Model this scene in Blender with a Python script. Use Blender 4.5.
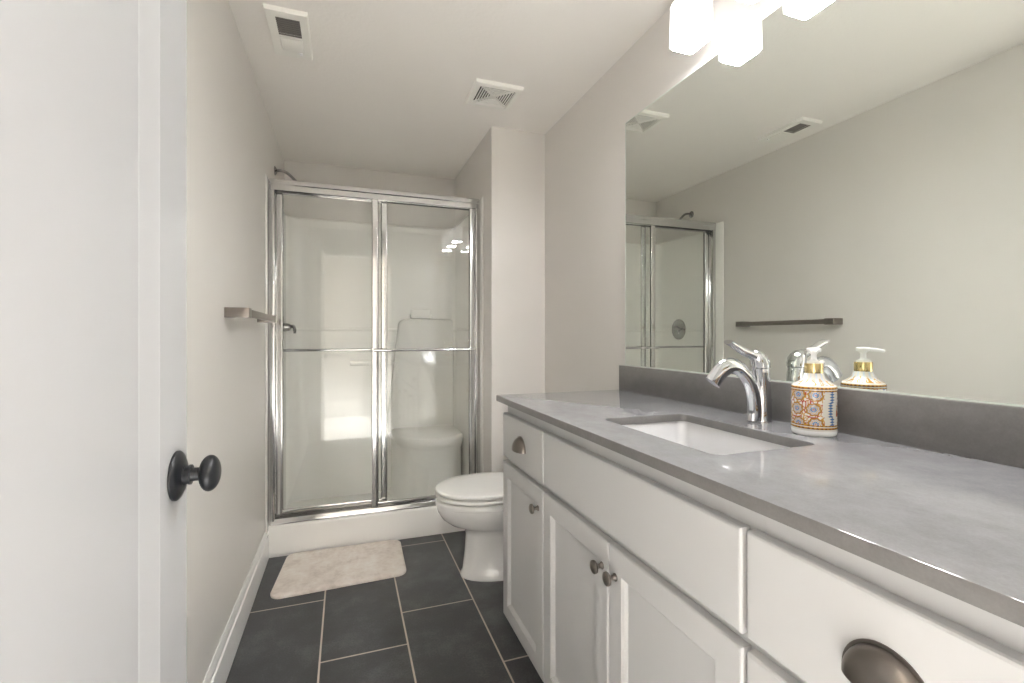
import bpy, bmesh, math, random
from math import sin, cos, pi, radians
from mathutils import Vector, Matrix
random.seed(7)
S = bpy.context.scene
COL = S.collection
for o in list(bpy.data.objects):
    bpy.data.objects.remove(o)

# ------------------------------------------------------------------ camera, world, exposure
F, CY, YAW, HC = 470.75, 336.12, 19.43, 1.1511
cd = bpy.data.cameras.new('camera')
cam = bpy.data.objects.new('camera', cd); COL.objects.link(cam)
cam.location = (0, 0, HC); cam.rotation_euler = (pi/2, 0, -radians(YAW))
cd.sensor_fit = 'HORIZONTAL'; cd.sensor_width = 36; cd.lens = F*36/1024
cd.shift_y = -(341.5-CY)/1024
cd.clip_start = 0.02
S.camera = cam
W = bpy.data.worlds.new('world'); S.world = W; W.use_nodes = True
W.node_tree.nodes['Background'].inputs[0].default_value = (.9, .95, 1, 1)
W.node_tree.nodes['Background'].inputs[1].default_value = .6
S.view_settings.view_transform = 'Standard'; S.view_settings.look = 'None'
S.view_settings.gamma = 1; S.view_settings.use_curve_mapping = False
S.view_settings.exposure = 1.84
LAMP_E = 0.45        # glass shades of the vanity light
BULB_E = 74.0       # frosted bulb openings under those shades
FILL_E = 3.0          # lenses of the fill lights added in the hall
FILL_W = 400.0        # beams of the fill lights added in the hall
S.cycles.max_bounces = 18; S.cycles.diffuse_bounces = 12; S.cycles.glossy_bounces = 8
S.cycles.transparent_max_bounces = 24; S.cycles.transmission_bounces = 8
S.cycles.caustics_reflective = True; S.cycles.sample_clamp_indirect = 25
S.cycles.blur_glossy = 0.5

# ------------------------------------------------------------------ dimensions
XL, XW, XP = -.3865, 1.085, .763          # left wall, right wall, side of the end partition
YS, YB, YC, YF = 2.5038, 3.4473, 2.722, .09
ZC = 2.318
ZT, XF, YE, XSP, ZSP, XM = .9305, .5303, 1.686, 1.0638, 1.0308, 1.079

# ------------------------------------------------------------------ materials
def srgb(r, g, b):
    f = lambda c: (c/255/12.92) if c/255 <= .04045 else ((c/255+.055)/1.055)**2.4
    return (f(r), f(g), f(b), 1)
class NT:
    def __init__(s, name):
        s.m = bpy.data.materials.new(name); s.m.use_nodes = True
        s.t = s.m.node_tree; s.n = s.t.nodes; s.b = s.n['Principled BSDF']; s.out = s.n['Material Output']
    def node(s, typ, **kw):
        n = s.n.new(typ)
        for k, v in kw.items(): setattr(n, k, v)
        return n
    def link(s, a, b): s.t.links.new(a, b)
    def math(s, op, a, b=None, c=None):
        n = s.node('ShaderNodeMath', operation=op)
        for i, v in enumerate((a, b, c)):
            if v is None: continue
            if isinstance(v, (int, float)): n.inputs[i].default_value = v
            else: s.link(v, n.inputs[i])
        return n.outputs[0]
    def mix(s, fac, a, b):
        n = s.node('ShaderNodeMix', data_type='RGBA')
        for i, v in ((0, fac), (6, a), (7, b)):
            if isinstance(v, (int, float)): n.inputs[i].default_value = v
            elif isinstance(v, tuple): n.inputs[i].default_value = v
            else: s.link(v, n.inputs[i])
        return n.outputs[2]
    def coords(s, kind='Object'): return s.node('ShaderNodeTexCoord').outputs[kind]
    def pos(s): return s.node('ShaderNodeNewGeometry').outputs['Position']
    def noise(s, vec, scale, detail=4, rough=.5, stretch=None):
        if stretch:
            mp = s.node('ShaderNodeMapping'); mp.inputs['Scale'].default_value = stretch
            s.link(vec, mp.inputs[0]); vec = mp.outputs[0]
        n = s.node('ShaderNodeTexNoise'); s.link(vec, n.inputs['Vector'])
        n.inputs['Scale'].default_value = scale; n.inputs['Detail'].default_value = detail
        n.inputs['Roughness'].default_value = rough
        return n.outputs['Fac']
    def ramp(s, fac, *stops):
        n = s.node('ShaderNodeValToRGB'); e = n.color_ramp.elements
        while len(e) < len(stops): e.new(.5)
        for x, (p, c) in zip(e, stops): x.position = p; x.color = c
        s.link(fac, n.inputs[0]); return n.outputs[0]
    def bump(s, h, strength=.2, dist=.001):
        n = s.node('ShaderNodeBump'); n.inputs['Strength'].default_value = strength
        n.inputs['Distance'].default_value = dist
        s.link(h, n.inputs['Height']); s.link(n.outputs[0], s.b.inputs['Normal'])
    def set(s, col=None, rough=None, metal=None, spec=None, coat=None):
        i = s.b.inputs
        if col is not None:
            if isinstance(col, tuple): i['Base Color'].default_value = col
            else: s.link(col, i['Base Color'])
        if rough is not None:
            if isinstance(rough, (int, float)): i['Roughness'].default_value = rough
            else: s.link(rough, i['Roughness'])
        if metal is not None: i['Metallic'].default_value = metal
        if spec is not None: i['Specular IOR Level'].default_value = spec
        if coat is not None: i['Coat Weight'].default_value = coat; i['Coat Roughness'].default_value = .05
        return s.m

def paint(name, c, rough=.55, bscale=220, bstr=.15, spec=.4):
    t = NT(name); v = t.pos()
    n = t.noise(v, 3, 2)
    d = tuple(x*.96 for x in c[:3])+(1,)
    t.set(t.mix(n, c, d), rough, spec=spec)
    t.bump(t.noise(v, bscale, 3), bstr, .0015)
    return t.m
def plain(name, c, rough=.4, metal=0, spec=.5, coat=None, var=.05, nscale=25):
    t = NT(name); v = t.coords()
    d = tuple(x*(1-var) for x in c[:3])+(1,)
    n = t.noise(v, nscale, 3)
    t.set(t.mix(n, c, d), rough, metal, spec, coat)
    return t.m
M = {}
M['wall'] = paint('wall_paint', srgb(220, 217, 213), .38, 180, .12, .45)
M['ceiling'] = paint('ceiling_paint', srgb(238, 235, 231), .7, 70, .55)
M['trim'] = paint('trim_enamel', srgb(240, 240, 239), .28, 60, .03, .5)
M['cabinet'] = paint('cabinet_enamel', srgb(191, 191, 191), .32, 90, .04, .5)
M['kick'] = plain('toe_kick_paint', srgb(150, 148, 145), .6)
M['fibre'] = paint('shower_acrylic', srgb(245, 244, 241), .14, 8, .05, .5)
M['ceramic'] = plain('white_china', srgb(240, 240, 239), .08, 0, .5, .4, .02)
M['sinkwhite'] = plain('basin_china', srgb(206, 206, 207), .1, 0, .5, .3, .02)
M['seat'] = plain('toilet_seat_plastic', srgb(240, 240, 238), .12, 0, .5, None, .02)
M['chrome'] = plain('polished_chrome', (.68, .69, .71, 1), .06, 1, var=.03)
M['alu'] = plain('polished_aluminium', (.66, .66, .655, 1), .13, 1, var=.04)
M['satin'] = plain('darkened_chrome', (.40, .40, .40, 1), .15, 1, var=.05)
M['nickel'] = plain('brushed_nickel', srgb(150, 143, 138), .3, 1, var=.12, nscale=60)
M['pewter'] = plain('brushed_pewter', srgb(135, 128, 122), .32, 1, var=.12, nscale=60)
M['black'] = plain('matt_black_metal', srgb(42, 44, 48), .34, .3, .5, var=.2)
M['whiteplastic'] = plain('white_plastic', srgb(236, 235, 230), .4, var=.03)
M['pump'] = plain('pump_plastic', srgb(246, 246, 246), .3, var=.02)
M['gold'] = plain('gold_metal', srgb(232, 208, 152), .16, 1, var=.06)
M['grille'] = plain('grey_grille_paint', srgb(118, 114, 110), .5, var=.1)
M['cavity'] = plain('dark_cavity', srgb(52, 50, 48), .8, var=.1)
M['seal'] = plain('black_rubber_seal', srgb(40, 40, 40), .6, var=.1)
M['drain'] = plain('drain_chrome', (.7, .7, .72, 1), .15, 1, var=.03)
M['door'] = paint('door_enamel', srgb(177, 178, 180), .26, 50, .03, .5)
M['edge'] = plain('polished_glass_edge', srgb(215, 225, 218), .15, 0, .8, var=.03)

M['carpet'] = paint('bounce_carpet', srgb(222, 217, 208), .95, 400, .8, .1)  # added for the unseen hall, pale to bounce light onto the bathroom ceiling
def mirror_mat():
    t = NT('silvered_mirror'); t.set((.84, .875, .835, 1), .0, 1)
    n = t.noise(t.coords(), 4, 2)
    t.set(t.mix(n, (.86, .885, .85, 1), (.85, .88, .84, 1)))
    return t.m
M['mirror'] = mirror_mat()
def glass_mat():
    t = NT('clear_shower_glass')
    tr = t.node('ShaderNodeBsdfTransparent'); tr.inputs[0].default_value = (.985, .993, .988, 1)
    gl = t.node('ShaderNodeBsdfGlossy'); gl.inputs['Roughness'].default_value = 0.0
    fr = t.node('ShaderNodeFresnel')
    bf = t.node('ShaderNodeNewGeometry').outputs['Backfacing']        # thin pane: same reflectance from both faces
    t.link(t.math('MULTIPLY_ADD', bf, 1/1.5-1.5, 1.5), fr.inputs[0])
    n = t.noise(t.pos(), 1.2, 2)
    f = t.math('MULTIPLY', fr.outputs[0], t.math('MULTIPLY_ADD', n, .1, 1.05))
    mx = t.node('ShaderNodeMixShader'); t.link(f, mx.inputs[0]); t.link(tr.outputs[0], mx.inputs[1]); t.link(gl.outputs[0], mx.inputs[2])
    t.link(mx.outputs[0], t.out.inputs[0]); return t.m
M['glass'] = glass_mat()
def emit(name, c, e):
    t = NT(name); t.set((.9, .9, .9, 1), .3)
    t.b.inputs['Emission Color'].default_value = c; t.b.inputs['Emission Strength'].default_value = e
    return t.m
M['shade'] = emit('lit_opal_glass', (1, .985, .97, 1), LAMP_E)
M['bulb'] = emit('lit_frosted_bulb', (1, .985, .98, 1), BULB_E)
M['fill_lens'] = emit('lit_fill_lens', (1, .99, .98, 1), FILL_E)  # glow of the fill lights added in the hall

def tile_mat():
    t = NT('slate_floor_tile'); v = t.pos()
    sp = t.node('ShaderNodeSeparateXYZ'); t.link(v, sp.inputs[0])
    x, y = sp.outputs[0], sp.outputs[1]
    w, L, g = .3063, .6306, .0026
    c = t.math('DIVIDE', t.math('SUBTRACT', x, -.0876-w), w)
    col = t.math('FLOOR', c)
    fx = t.math('MULTIPLY', t.math('SUBTRACT', c, col), w)
    yo = t.math('DIVIDE', t.math('SUBTRACT', t.math('SUBTRACT', y, 2.210-6*L), t.math('MULTIPLY', col, .2105)), L)
    row = t.math('FLOOR', yo)
    fy = t.math('MULTIPLY', t.math('SUBTRACT', yo, row), L)
    dx = t.math('MINIMUM', fx, t.math('SUBTRACT', w, fx)); dy = t.math('MINIMUM', fy, t.math('SUBTRACT', L, fy))
    d = t.math('MINIMUM', dx, dy)
    mask = t.math('SMOOTH_MIN', t.math('MAXIMUM', t.math('MULTIPLY_ADD', d, 1/.0012, -g/.0012), 0), 1, .05)
    mr = t.math('MINIMUM', mask, 1)
    tid = t.node('ShaderNodeTexWhiteNoise', noise_dimensions='2D')
    cb = t.node('ShaderNodeCombineXYZ'); t.link(col, cb.inputs[0]); t.link(row, cb.inputs[1]); t.link(cb.outputs[0], tid.inputs['Vector'])
    n1 = t.noise(v, 5, 6, .65); n2 = t.noise(v, 160, 3, .6)
    nn = t.math('MULTIPLY_ADD', n2, .35, t.math('MULTIPLY_ADD', tid.outputs[0], .12, n1))
    tc = t.ramp(nn, (.42, srgb(56, 57, 59)), (.70, srgb(72, 73, 75)), (.95, srgb(100, 101, 103)))
    colr = t.mix(mr, srgb(196, 184, 172), tc)
    t.set(colr, t.math('MULTIPLY_ADD', n1, .2, .32), spec=.5)
    t.bump(t.math('MULTIPLY_ADD', n2, .06, mr), .5, .0015)
    return t.m
M['tile'] = tile_mat()
def quartz(name, c0, c1, rough, coat, spec=.5):
    t = NT(name); v = t.pos()
    n1 = t.noise(v, 9, 6, .62, (1.3, .9, 1)); n2 = t.noise(v, 260, 2, .6); n3 = t.noise(v, 34, 5, .7, (1, .8, 1))
    nn = t.math('MULTIPLY_ADD', n2, .25, t.math('MULTIPLY_ADD', n3, .5, t.math('MULTIPLY', n1, .5)))
    c = t.ramp(nn, (.40, c0), (.80, c1))
    t.set(c, rough, spec=spec, coat=coat); return t.m
M['quartz'] = quartz('polished_grey_quartz', srgb(120, 120, 122), srgb(142, 142, 145), .06, 0, .5)
M['shaded_quartz'] = quartz('shaded_grey_quartz', srgb(102, 100, 99), srgb(122, 120, 119), .4, 0)  # same quartz, darker: shade of the upright faces put into the colour
def mat_mat():
    t = NT('beige_memory_foam_pile'); v = t.coords()
    n1 = t.noise(v, 11, 5, .6); n2 = t.noise(v, 420, 2); n3 = t.noise(v, 45, 4, .7)
    nn = t.math('MULTIPLY_ADD', n3, .45, n1)
    c = t.ramp(nn, (.45, srgb(208, 196, 186)), (.72, srgb(232, 222, 213)), (.95, srgb(241, 235, 228)))
    t.set(c, .95, spec=.1); t.b.inputs['Sheen Weight'].default_value = .3
    t.bump(t.math('MULTIPLY_ADD', n3, .6, t.math('MULTIPLY', n2, .4)), .7, .004); return t.m
M['mat'] = mat_mat()
def label_mat():
    # ornate majolica wrap: rosettes of blue, gold and red on white with checked bands
    t = NT('painted_majolica_wrap'); uv = t.coords('UV')
    sp = t.node('ShaderNodeSeparateXYZ'); t.link(uv, sp.inputs[0]); u, z = sp.outputs[0], sp.outputs[1]
    # u, z in metres along the wrap
    cu, cz = 2*pi*.0446/8, .0315
    row = t.math('FLOOR', t.math('DIVIDE', z, cz))
    uo = t.math('ADD', u, t.math('MULTIPLY', t.math('MODULO', row, 2), cu*.12))
    au = t.math('SUBTRACT', t.math('FRACT', t.math('DIVIDE', uo, cu)), .5)
    az = t.math('SUBTRACT', t.math('FRACT', t.math('DIVIDE', z, cz)), .5)
    r = t.math('SQRT', t.math('ADD', t.math('MULTIPLY', au, au), t.math('MULTIPLY', az, az)))
    ang = t.math('ARCTAN2', az, au)
    rr = t.math('ADD', r, t.math('MULTIPLY', t.math('SINE', t.math('MULTIPLY', ang, 8)), .03))
    white = srgb(222, 218, 208); gold = srgb(196, 146, 62); blue = srgb(92, 122, 165); red = srgb(172, 66, 42); brown = srgb(120, 78, 40); pale = srgb(200, 212, 226)
    n = t.node('ShaderNodeValToRGB'); n.color_ramp.interpolation = 'CONSTANT'; e = n.color_ramp.elements
    st = [(0, red), (.05, white), (.08, blue), (.17, pale), (.21, gold), (.26, white), (.30, blue), (.33, gold), (.39, brown), (.415, gold), (.44, white)]
    while len(e) < len(st): e.new(.5)
    for q, (p, c) in zip(e, st): q.position = p; q.color = c
    t.link(rr, n.inputs[0]); ros = n.outputs[0]
    # red scrollwork between the rosettes
    vo = t.node('ShaderNodeTexVoronoi', feature='DISTANCE_TO_EDGE'); t.link(uv, vo.inputs['Vector']); vo.inputs['Scale'].default_value = 120
    scr = t.math('LESS_THAN', vo.outputs['Distance'], .10)
    ns = t.noise(uv, 60, 2)
    scol = t.mix(t.math('GREATER_THAN', ns, .52), red, gold)
    outside = t.math('GREATER_THAN', rr, .44)
    # one column in three is a plainer white panel with blue lettering-like ornament strip
    colid = t.math('MODULO', t.math('ADD', t.math('FLOOR', t.math('DIVIDE', uo, cu)), 32), 4)
    plainp = t.math('COMPARE', colid, 1, .1)
    dots = t.math('LESS_THAN', t.math('ADD', t.math('ABSOLUTE', t.math('SUBTRACT', t.math('FRACT', t.math('DIVIDE', z, .006)), .5)), t.math('MULTIPLY', t.math('ABSOLUTE', au), 2.6)), .52)
    pcol = t.mix(dots, white, blue)
    body = t.mix(t.math('MULTIPLY', outside, scr), ros, scol)
    body = t.mix(plainp, body, pcol)
    # bands (z measured from the bottom of the wrap)
    tri = t.math('PINGPONG', u, .0042)
    def band(z0, z1, base):
        inb = t.math('MULTIPLY', t.math('GREATER_THAN', z, z0), t.math('LESS_THAN', z, z1))
        h = t.math('DIVIDE', t.math('SUBTRACT', z, z0), z1-z0)
        k = t.math('LESS_THAN', t.math('DIVIDE', tri, .0042), h)
        return inb, t.mix(k, brown, gold)
    for (z0, z1) in ((.004, .0085), (.0105, .0135), (.0865, .0895), (.0915, .0965), (.1185, .121)):
        inb, bc = band(z0, z1, gold); body = t.mix(inb, body, bc)
    for (z0, z1) in ((0, .004), (.0085, .0105), (.0895, .0915), (.0965, .100)):
        inb = t.math('MULTIPLY', t.math('GREATER_THAN', z, z0), t.math('LESS_THAN', z, z1))
        body = t.mix(inb, body, white)
    # shoulder: pointed leaf petals
    sh = t.math('GREATER_THAN', z, .100)
    pet = t.math('PINGPONG', u, .012)
    pm = t.math('GREATER_THAN', t.math('MULTIPLY_ADD', pet, 1.6, -.003), t.math('SUBTRACT', z, .100))
    pl = t.mix(pm, t.mix(t.math('LESS_THAN', pet, .0035), white, pale), t.mix(scr, white, gold))
    body = t.mix(sh, body, pl)
    t.set(body, .22, spec=.5, coat=.3); return t.m
M['label'] = label_mat()

# ------------------------------------------------------------------ mesh helpers
def add_box(bm, x0, x1, y0, y1, z0, z1, bev=0, seg=2):
    r = bmesh.ops.create_cube(bm, size=1)
    vs = r['verts']
    for v in vs:
        v.co = Vector(((x0+x1)/2+v.co.x*(x1-x0), (y0+y1)/2+v.co.y*(y1-y0), (z0+z1)/2+v.co.z*(z1-z0)))
    if bev:
        es = list({e for v in vs for e in v.link_edges})
        bmesh.ops.bevel(bm, geom=es, offset=bev, segments=seg, profile=.5, affect='EDGES')
def box(*a, **k):
    bm = bmesh.new(); add_box(bm, *a, **k); return bm
def add_loft(bm, rings, cap0=True, cap1=True, closed=True):
    vr = [[bm.verts.new(p) for p in r] for r in rings]
    n = len(rings[0])
    for a, b in zip(vr, vr[1:]):
        for i in range(n if closed else n-1):
            j = (i+1) % n
            bm.faces.new((a[i], a[j], b[j], b[i]))
    if cap0: bm.faces.new(vr[0][::-1])
    if cap1: bm.faces.new(vr[-1])
    return vr
def add_lathe(bm, prof, seg=32, mat=None, uv=False):
    """prof: (radius, height) along local Z; mat: placing matrix."""
    mat = mat or Matrix()
    rings = []
    for r, h in prof:
        rings.append([mat @ Vector((max(r, 1e-5)*cos(2*pi*i/seg), max(r, 1e-5)*sin(2*pi*i/seg), h)) for i in range(seg)])
    vr = add_loft(bm, rings)
    if uv:
        lay = bm.loops.layers.uv.verify()
        z0 = prof[0][1]; R = max(p[0] for p in prof)
        idx = {}
        for k, ring in enumerate(vr):
            for i, v in enumerate(ring): idx[v] = (i, k)
        for f in bm.faces:
            ii = [idx[l.vert][0] for l in f.loops if l.vert in idx]
            wrap = ii and max(ii) == seg-1 and min(ii) == 0
            for l in f.loops:
                if l.vert in idx:
                    i, k = idx[l.vert]
                    if wrap and i == 0: i = seg
                    l[lay].uv = (i/seg*2*pi*R, prof[k][1]-z0)
def add_tube(bm, pts, rad, seg=14, squash=None, up=None):
    """rad: number or list; squash: (a, b) scale of the section along side / normal."""
    pts = [Vector(p) for p in pts]; n = len(pts)
    rads = rad if isinstance(rad, (list, tuple)) else [rad]*n
    rings = []; ref = Vector(up) if up else None
    for i, p in enumerate(pts):
        t = (pts[min(i+1, n-1)]-pts[max(i-1, 0)]).normalized()
        if ref is None: ref = Vector((0, 0, 1)) if abs(t.z) < .9 else Vector((0, 1, 0))
        s = t.cross(ref).normalized(); u = s.cross(t).normalized()
        if not up: ref = u
        a, b = rads[i] if isinstance(rads[i], tuple) else (rads[i], rads[i])
        rings.append([p + s*(a*cos(2*pi*k/seg)) + u*(b*sin(2*pi*k/seg)) for k in range(seg)])
    add_loft(bm, rings)
def add_prism(bm, poly, a0, a1, axis='Z', bev=0):
    f = {'Z': lambda p, a: (p[0], p[1], a), 'Y': lambda p, a: (p[0], a, p[1]), 'X': lambda p, a: (a, p[0], p[1])}[axis]
    n0 = len(bm.verts)
    vr = add_loft(bm, [[f(p, a0) for p in poly], [f(p, a1) for p in poly]])
    if bev:
        bm.verts.ensure_lookup_table()
        es = [e for e in bm.edges if (e.verts[0] in vr[1] and e.verts[1] in vr[1])]
        bmesh.ops.bevel(bm, geom=es, offset=bev, segments=4, profile=.5, affect='EDGES')
def round_poly(pts, r, seg=6):
    out = []; n = len(pts)
    rr = r if isinstance(r, (list, tuple)) else [r]*n
    for i in range(n):
        p, a, b = Vector(pts[i]), Vector(pts[i-1]), Vector(pts[(i+1) % n])
        if rr[i] <= 0: out.append(tuple(p)); continue
        da, db = (a-p).normalized(), (b-p).normalized()
        ang = da.angle(db); t = rr[i]/math.tan(ang/2)
        s, e = p+da*t, p+db*t
        c = p+(da+db).normalized()*(rr[i]/sin(ang/2))
        v0, v1 = s-c, e-c
        a0 = math.atan2(v0.y, v0.x); a1 = math.atan2(v1.y, v1.x); d = (a1-a0+pi) % (2*pi)-pi
        for k in range(seg+1):
            q = a0+d*k/seg; out.append((c.x+rr[i]*cos(q), c.y+rr[i]*sin(q)))
    return out
def panel_rings(bm, y0, y1, z0, z1, xb, sgn, rings):
    """front of a door/drawer lying in the YZ plane. xb: back plane, sgn: outward X direction, rings: (inset, depth from back)."""
    rr = []
    for ins, d in rings:
        x = xb+sgn*d
        ring = [(x, y0+ins, z0+ins), (x, y1-ins, z0+ins), (x, y1-ins, z1-ins), (x, y0+ins, z1-ins)]
        rr.append(ring)
    add_loft(bm, rr)
def obj(name, bm, mat, parent=None, smooth=35, origin=None):
    bmesh.ops.recalc_face_normals(bm, faces=bm.faces[:])
    if smooth:
        lim = radians(smooth)
        for f in bm.faces: f.smooth = True
        for e in bm.edges:
            e.smooth = len(e.link_faces) == 2 and e.calc_face_angle(pi) < lim
    me = bpy.data.meshes.new(name); bm.to_mesh(me); bm.free()
    o = bpy.data.objects.new(name, me); COL.objects.link(o)
    me.materials.append(mat)
    base = Vector(origin) if origin else None
    if parent is not None:
        o.parent = parent
        pw = Vector((0, 0, 0)); q = parent
        while q: pw += q.location; q = q.parent
        me.transform(Matrix.Translation(-pw))
    elif base:
        me.transform(Matrix.Translation(-base)); o.location = base
    return o
def thing(name, loc, label, cat, group=None):
    o = bpy.data.objects.new(name, None); COL.objects.link(o); o.location = loc
    o.empty_display_size = .05
    return tag(o, label, cat, group)
def tag(o, label, cat, group=None, kind=None):
    o['label'] = label; o['category'] = cat
    if group: o['group'] = group
    if kind: o['kind'] = kind
    return o
def struct(name, bm, mat, label, cat, smooth=35):
    return tag(obj(name, bm, mat, None, smooth), label, cat, None, 'structure')
def axis_mat(loc, d, roll=0):
    d = Vector(d).normalized()
    return Matrix.Translation(loc) @ d.to_track_quat('Z', 'Y').to_matrix().to_4x4()

# ================================================================== the room
HX0, HX1, HY = -1.3, 1.7, -1.55     # hall behind the camera
struct('floor', box(HX0, HX1, YF-.09, YB+.1, -.1, 0), M['tile'], 'dark slate grey floor tiles with pale grout lines', 'floor', 0)
struct('floor_hall_added', box(HX0, HX1, HY, YF-.09, -.1, .001), M['carpet'], 'carpet added in the unseen hall, pale to bounce light into the bathroom', 'carpet', 0)
struct('ceiling', box(HX0, HX1, HY, YB+.1, ZC, ZC+.1), M['ceiling'], 'pale greige lightly textured ceiling', 'ceiling', 0)
struct('wall_left', box(XL-.1, XL, YF-.12, YB+.1, 0, ZC), M['wall'], 'long greige wall with the towel bar on it', 'wall', 0)
struct('wall_right', box(XW, XW+.1, YF-.12, YB+.1, 0, ZC), M['wall'], 'greige wall behind the vanity and mirror', 'wall', 0)
struct('wall_back', box(XL, XW, YB, YB+.1, 0, ZC), M['wall'], 'greige wall at the back of the shower alcove', 'wall', 0)
struct('wall_end', box(XP, XW, YS, YB, 0, ZC), M['wall'], 'narrow greige wall stub between shower and vanity wall', 'wall', 0)
OX0, OX1, OZ = -.232, .485, 2.04
bm = box(XL, OX0, YF-.12, YF, 0, ZC); add_box(bm, OX1, XW, YF-.12, YF, 0, ZC); add_box(bm, OX0, OX1, YF-.12, YF, OZ, ZC)
struct('wall_entry', bm, M['wall'], 'greige wall around the open doorway of the bathroom', 'wall', 0)
bm = box(HX0-.1, HX0, HY, YF-.12, 0, ZC)
struct('wall_hall_left', bm, M['wall'], 'greige end wall of the hall outside the bathroom, on the door side', 'wall', 0)
struct('wall_hall_right', box(HX1, HX1+.1, HY, YF-.12, 0, ZC), M['wall'], 'greige end wall of the hall outside the bathroom, on the vanity side', 'wall', 0)
struct('wall_hall_back', box(HX0-.1, HX1+.1, HY-.1, HY, 0, ZC), M['wall'], 'greige hall wall facing the bathroom doorway', 'wall', 0)
bm = box(HX0, XL-.1, YF-.13, YF-.12, 0, ZC); add_box(bm, XW+.1, HX1, YF-.13, YF-.12, 0, ZC)
struct('wall_hall_front', bm, M['wall'], 'greige hall wall either side of the bathroom', 'wall', 0)

def base_prof(h=.16, t=.010):
    return [(0, 0), (t, 0), (t, h*.70), (t*.55, h*.74), (t*.8, h*.80), (t*.8, h*.88), (t*.35, h*.96), (t*.3, h), (0, h)]
bm = bmesh.new(); add_prism(bm, [(XL+a, z) for a, z in base_prof()], YF+.016, YC, 'Y')
struct('baseboard_left', bm, M['trim'], 'white moulded baseboard along the towel bar wall', 'baseboard', 25)
bm = bmesh.new(); add_prism(bm, [(YS-a, z) for a, z in base_prof()], XP, XW, 'X')
struct('baseboard_end', bm, M['trim'], 'white baseboard on the wall stub behind the toilet', 'baseboard', 25)
bm = bmesh.new(); add_prism(bm, [(XW-a, z) for a, z in base_prof()], YE+.0, YS-.015, 'Y')
struct('baseboard_right', bm, M['trim'], 'white baseboard behind the toilet tank', 'baseboard', 25)
# door casing on the bathroom side and jamb lining
bm = box(OX0-.06, OX0-.003, YF, YF+.014, 0, OZ+.06, bev=.003)
add_box(bm, OX1+.003, OX1+.04, YF, YF+.009, 0, OZ+.06, bev=.003); add_box(bm, OX0-.06, OX1+.04, YF+.0002, YF+.0142, OZ+.003, OZ+.06, bev=.003)
struct('trim_1', bm, M['trim'], 'white casing around the open doorway', 'door trim')
bm = box(OX0-.004, OX0+.004, YF-.122, YF+.0, 0, OZ); add_box(bm, OX1-.004, OX1+.004, YF-.122, YF+.0, 0, OZ); add_box(bm, OX0, OX1, YF-.122, YF, OZ-.004, OZ+.004)
struct('trim_2', bm, M['trim'], 'white jamb lining inside the open doorway', 'door trim')

# ---- open door leaf (hinged at the entry, lying along the left wall)
DX, DY0, DY1, DZ0, DZ1 = -.22, .106, .8102, .012, 2.03
bm = bmesh.new()
rings = [(0, 0), (0, .034), (.0012, .0352), (.1062, .0352), (.108, .0346), (.148, .0292), (.152, .0282), (.1535, .0282)]
panel_rings(bm, DY0, DY1, DZ0, DZ1, DX-.0352, 1, rings)
door = struct('door_1', bm, M['door'], 'white panelled door standing open against the left wall', 'door', 12)
kb = Vector((DX, .7608, .9600))
nrm = Vector((1, 0, 0))
kn = obj('door_knob', box(kb.x-.03, kb.x+.002, kb.y-.012, kb.y+.012, kb.z-.012, kb.z+.012), M['black'], door)
kn['label'] = 'round matt black knob'
bm = bmesh.new(); add_lathe(bm, [(.0, .0005), (.0335, .0005), (.0335, .0035), (.031, .006), (.024, .009), (.0135, .0105), (.0135, .012), (0, .012)], 48, axis_mat(kb, nrm))
obj('rose', bm, M['black'], kn, 25)
bm = bmesh.new(); add_lathe(bm, [(0, .010), (.0125, .010), (.0125, .0165), (.0135, .0165), (.0135, .019), (.0098, .019), (.009, .022), (.009, .031), (0, .031)], 32, axis_mat(kb, nrm))
obj('shank', bm, M['black'], kn, 30)
bm = bmesh.new()
pr = []
for k in range(25):
    a = pi*k/24
    pr.append((.0248*sin(a)**.92, .0408-.0128*cos(a)))
add_lathe(bm, pr, 40, axis_mat(kb, nrm)); obj('grip', bm, M['black'], kn, 60)
# hinges on the leaf edge by the entry wall
for z in (.25, 1.05, 1.82):
    hg = obj('hinge', box(DX-.03, DX+.0035, DY0-.003, DY0+.0005, z+.001, z+.089), M['black'], door); hg['label'] = 'black hinge'
    bm = bmesh.new(); add_lathe(bm, [(0, 0), (.006, 0), (.006, .09), (0, .09)], 16, Matrix.Translation((DX+.004, DY0-.004, z)))
    obj('barrel', bm, M['black'], hg)

# ================================================================== shower
stall = thing('shower_stall', (0.19, YC+.35, 0), 'off-white acrylic shower surround with corner seat behind the glass doors', 'shower')
ix0, ix1, iyb = XL+.022, XP-.022, YB-.035
# pan with front curb
bm = bmesh.new()
poly = round_poly([(YC, 0), (YC, .163), (YC+.125, .163), (YC+.125, .055), (YB-.02, .06), (YB-.02, 0)], [0, .012, .02, .04, .02, 0], 6)
add_prism(bm, poly, XL+.001, XP-.001, 'X')
obj('pan', bm, M['fibre'], stall, 40)
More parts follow.
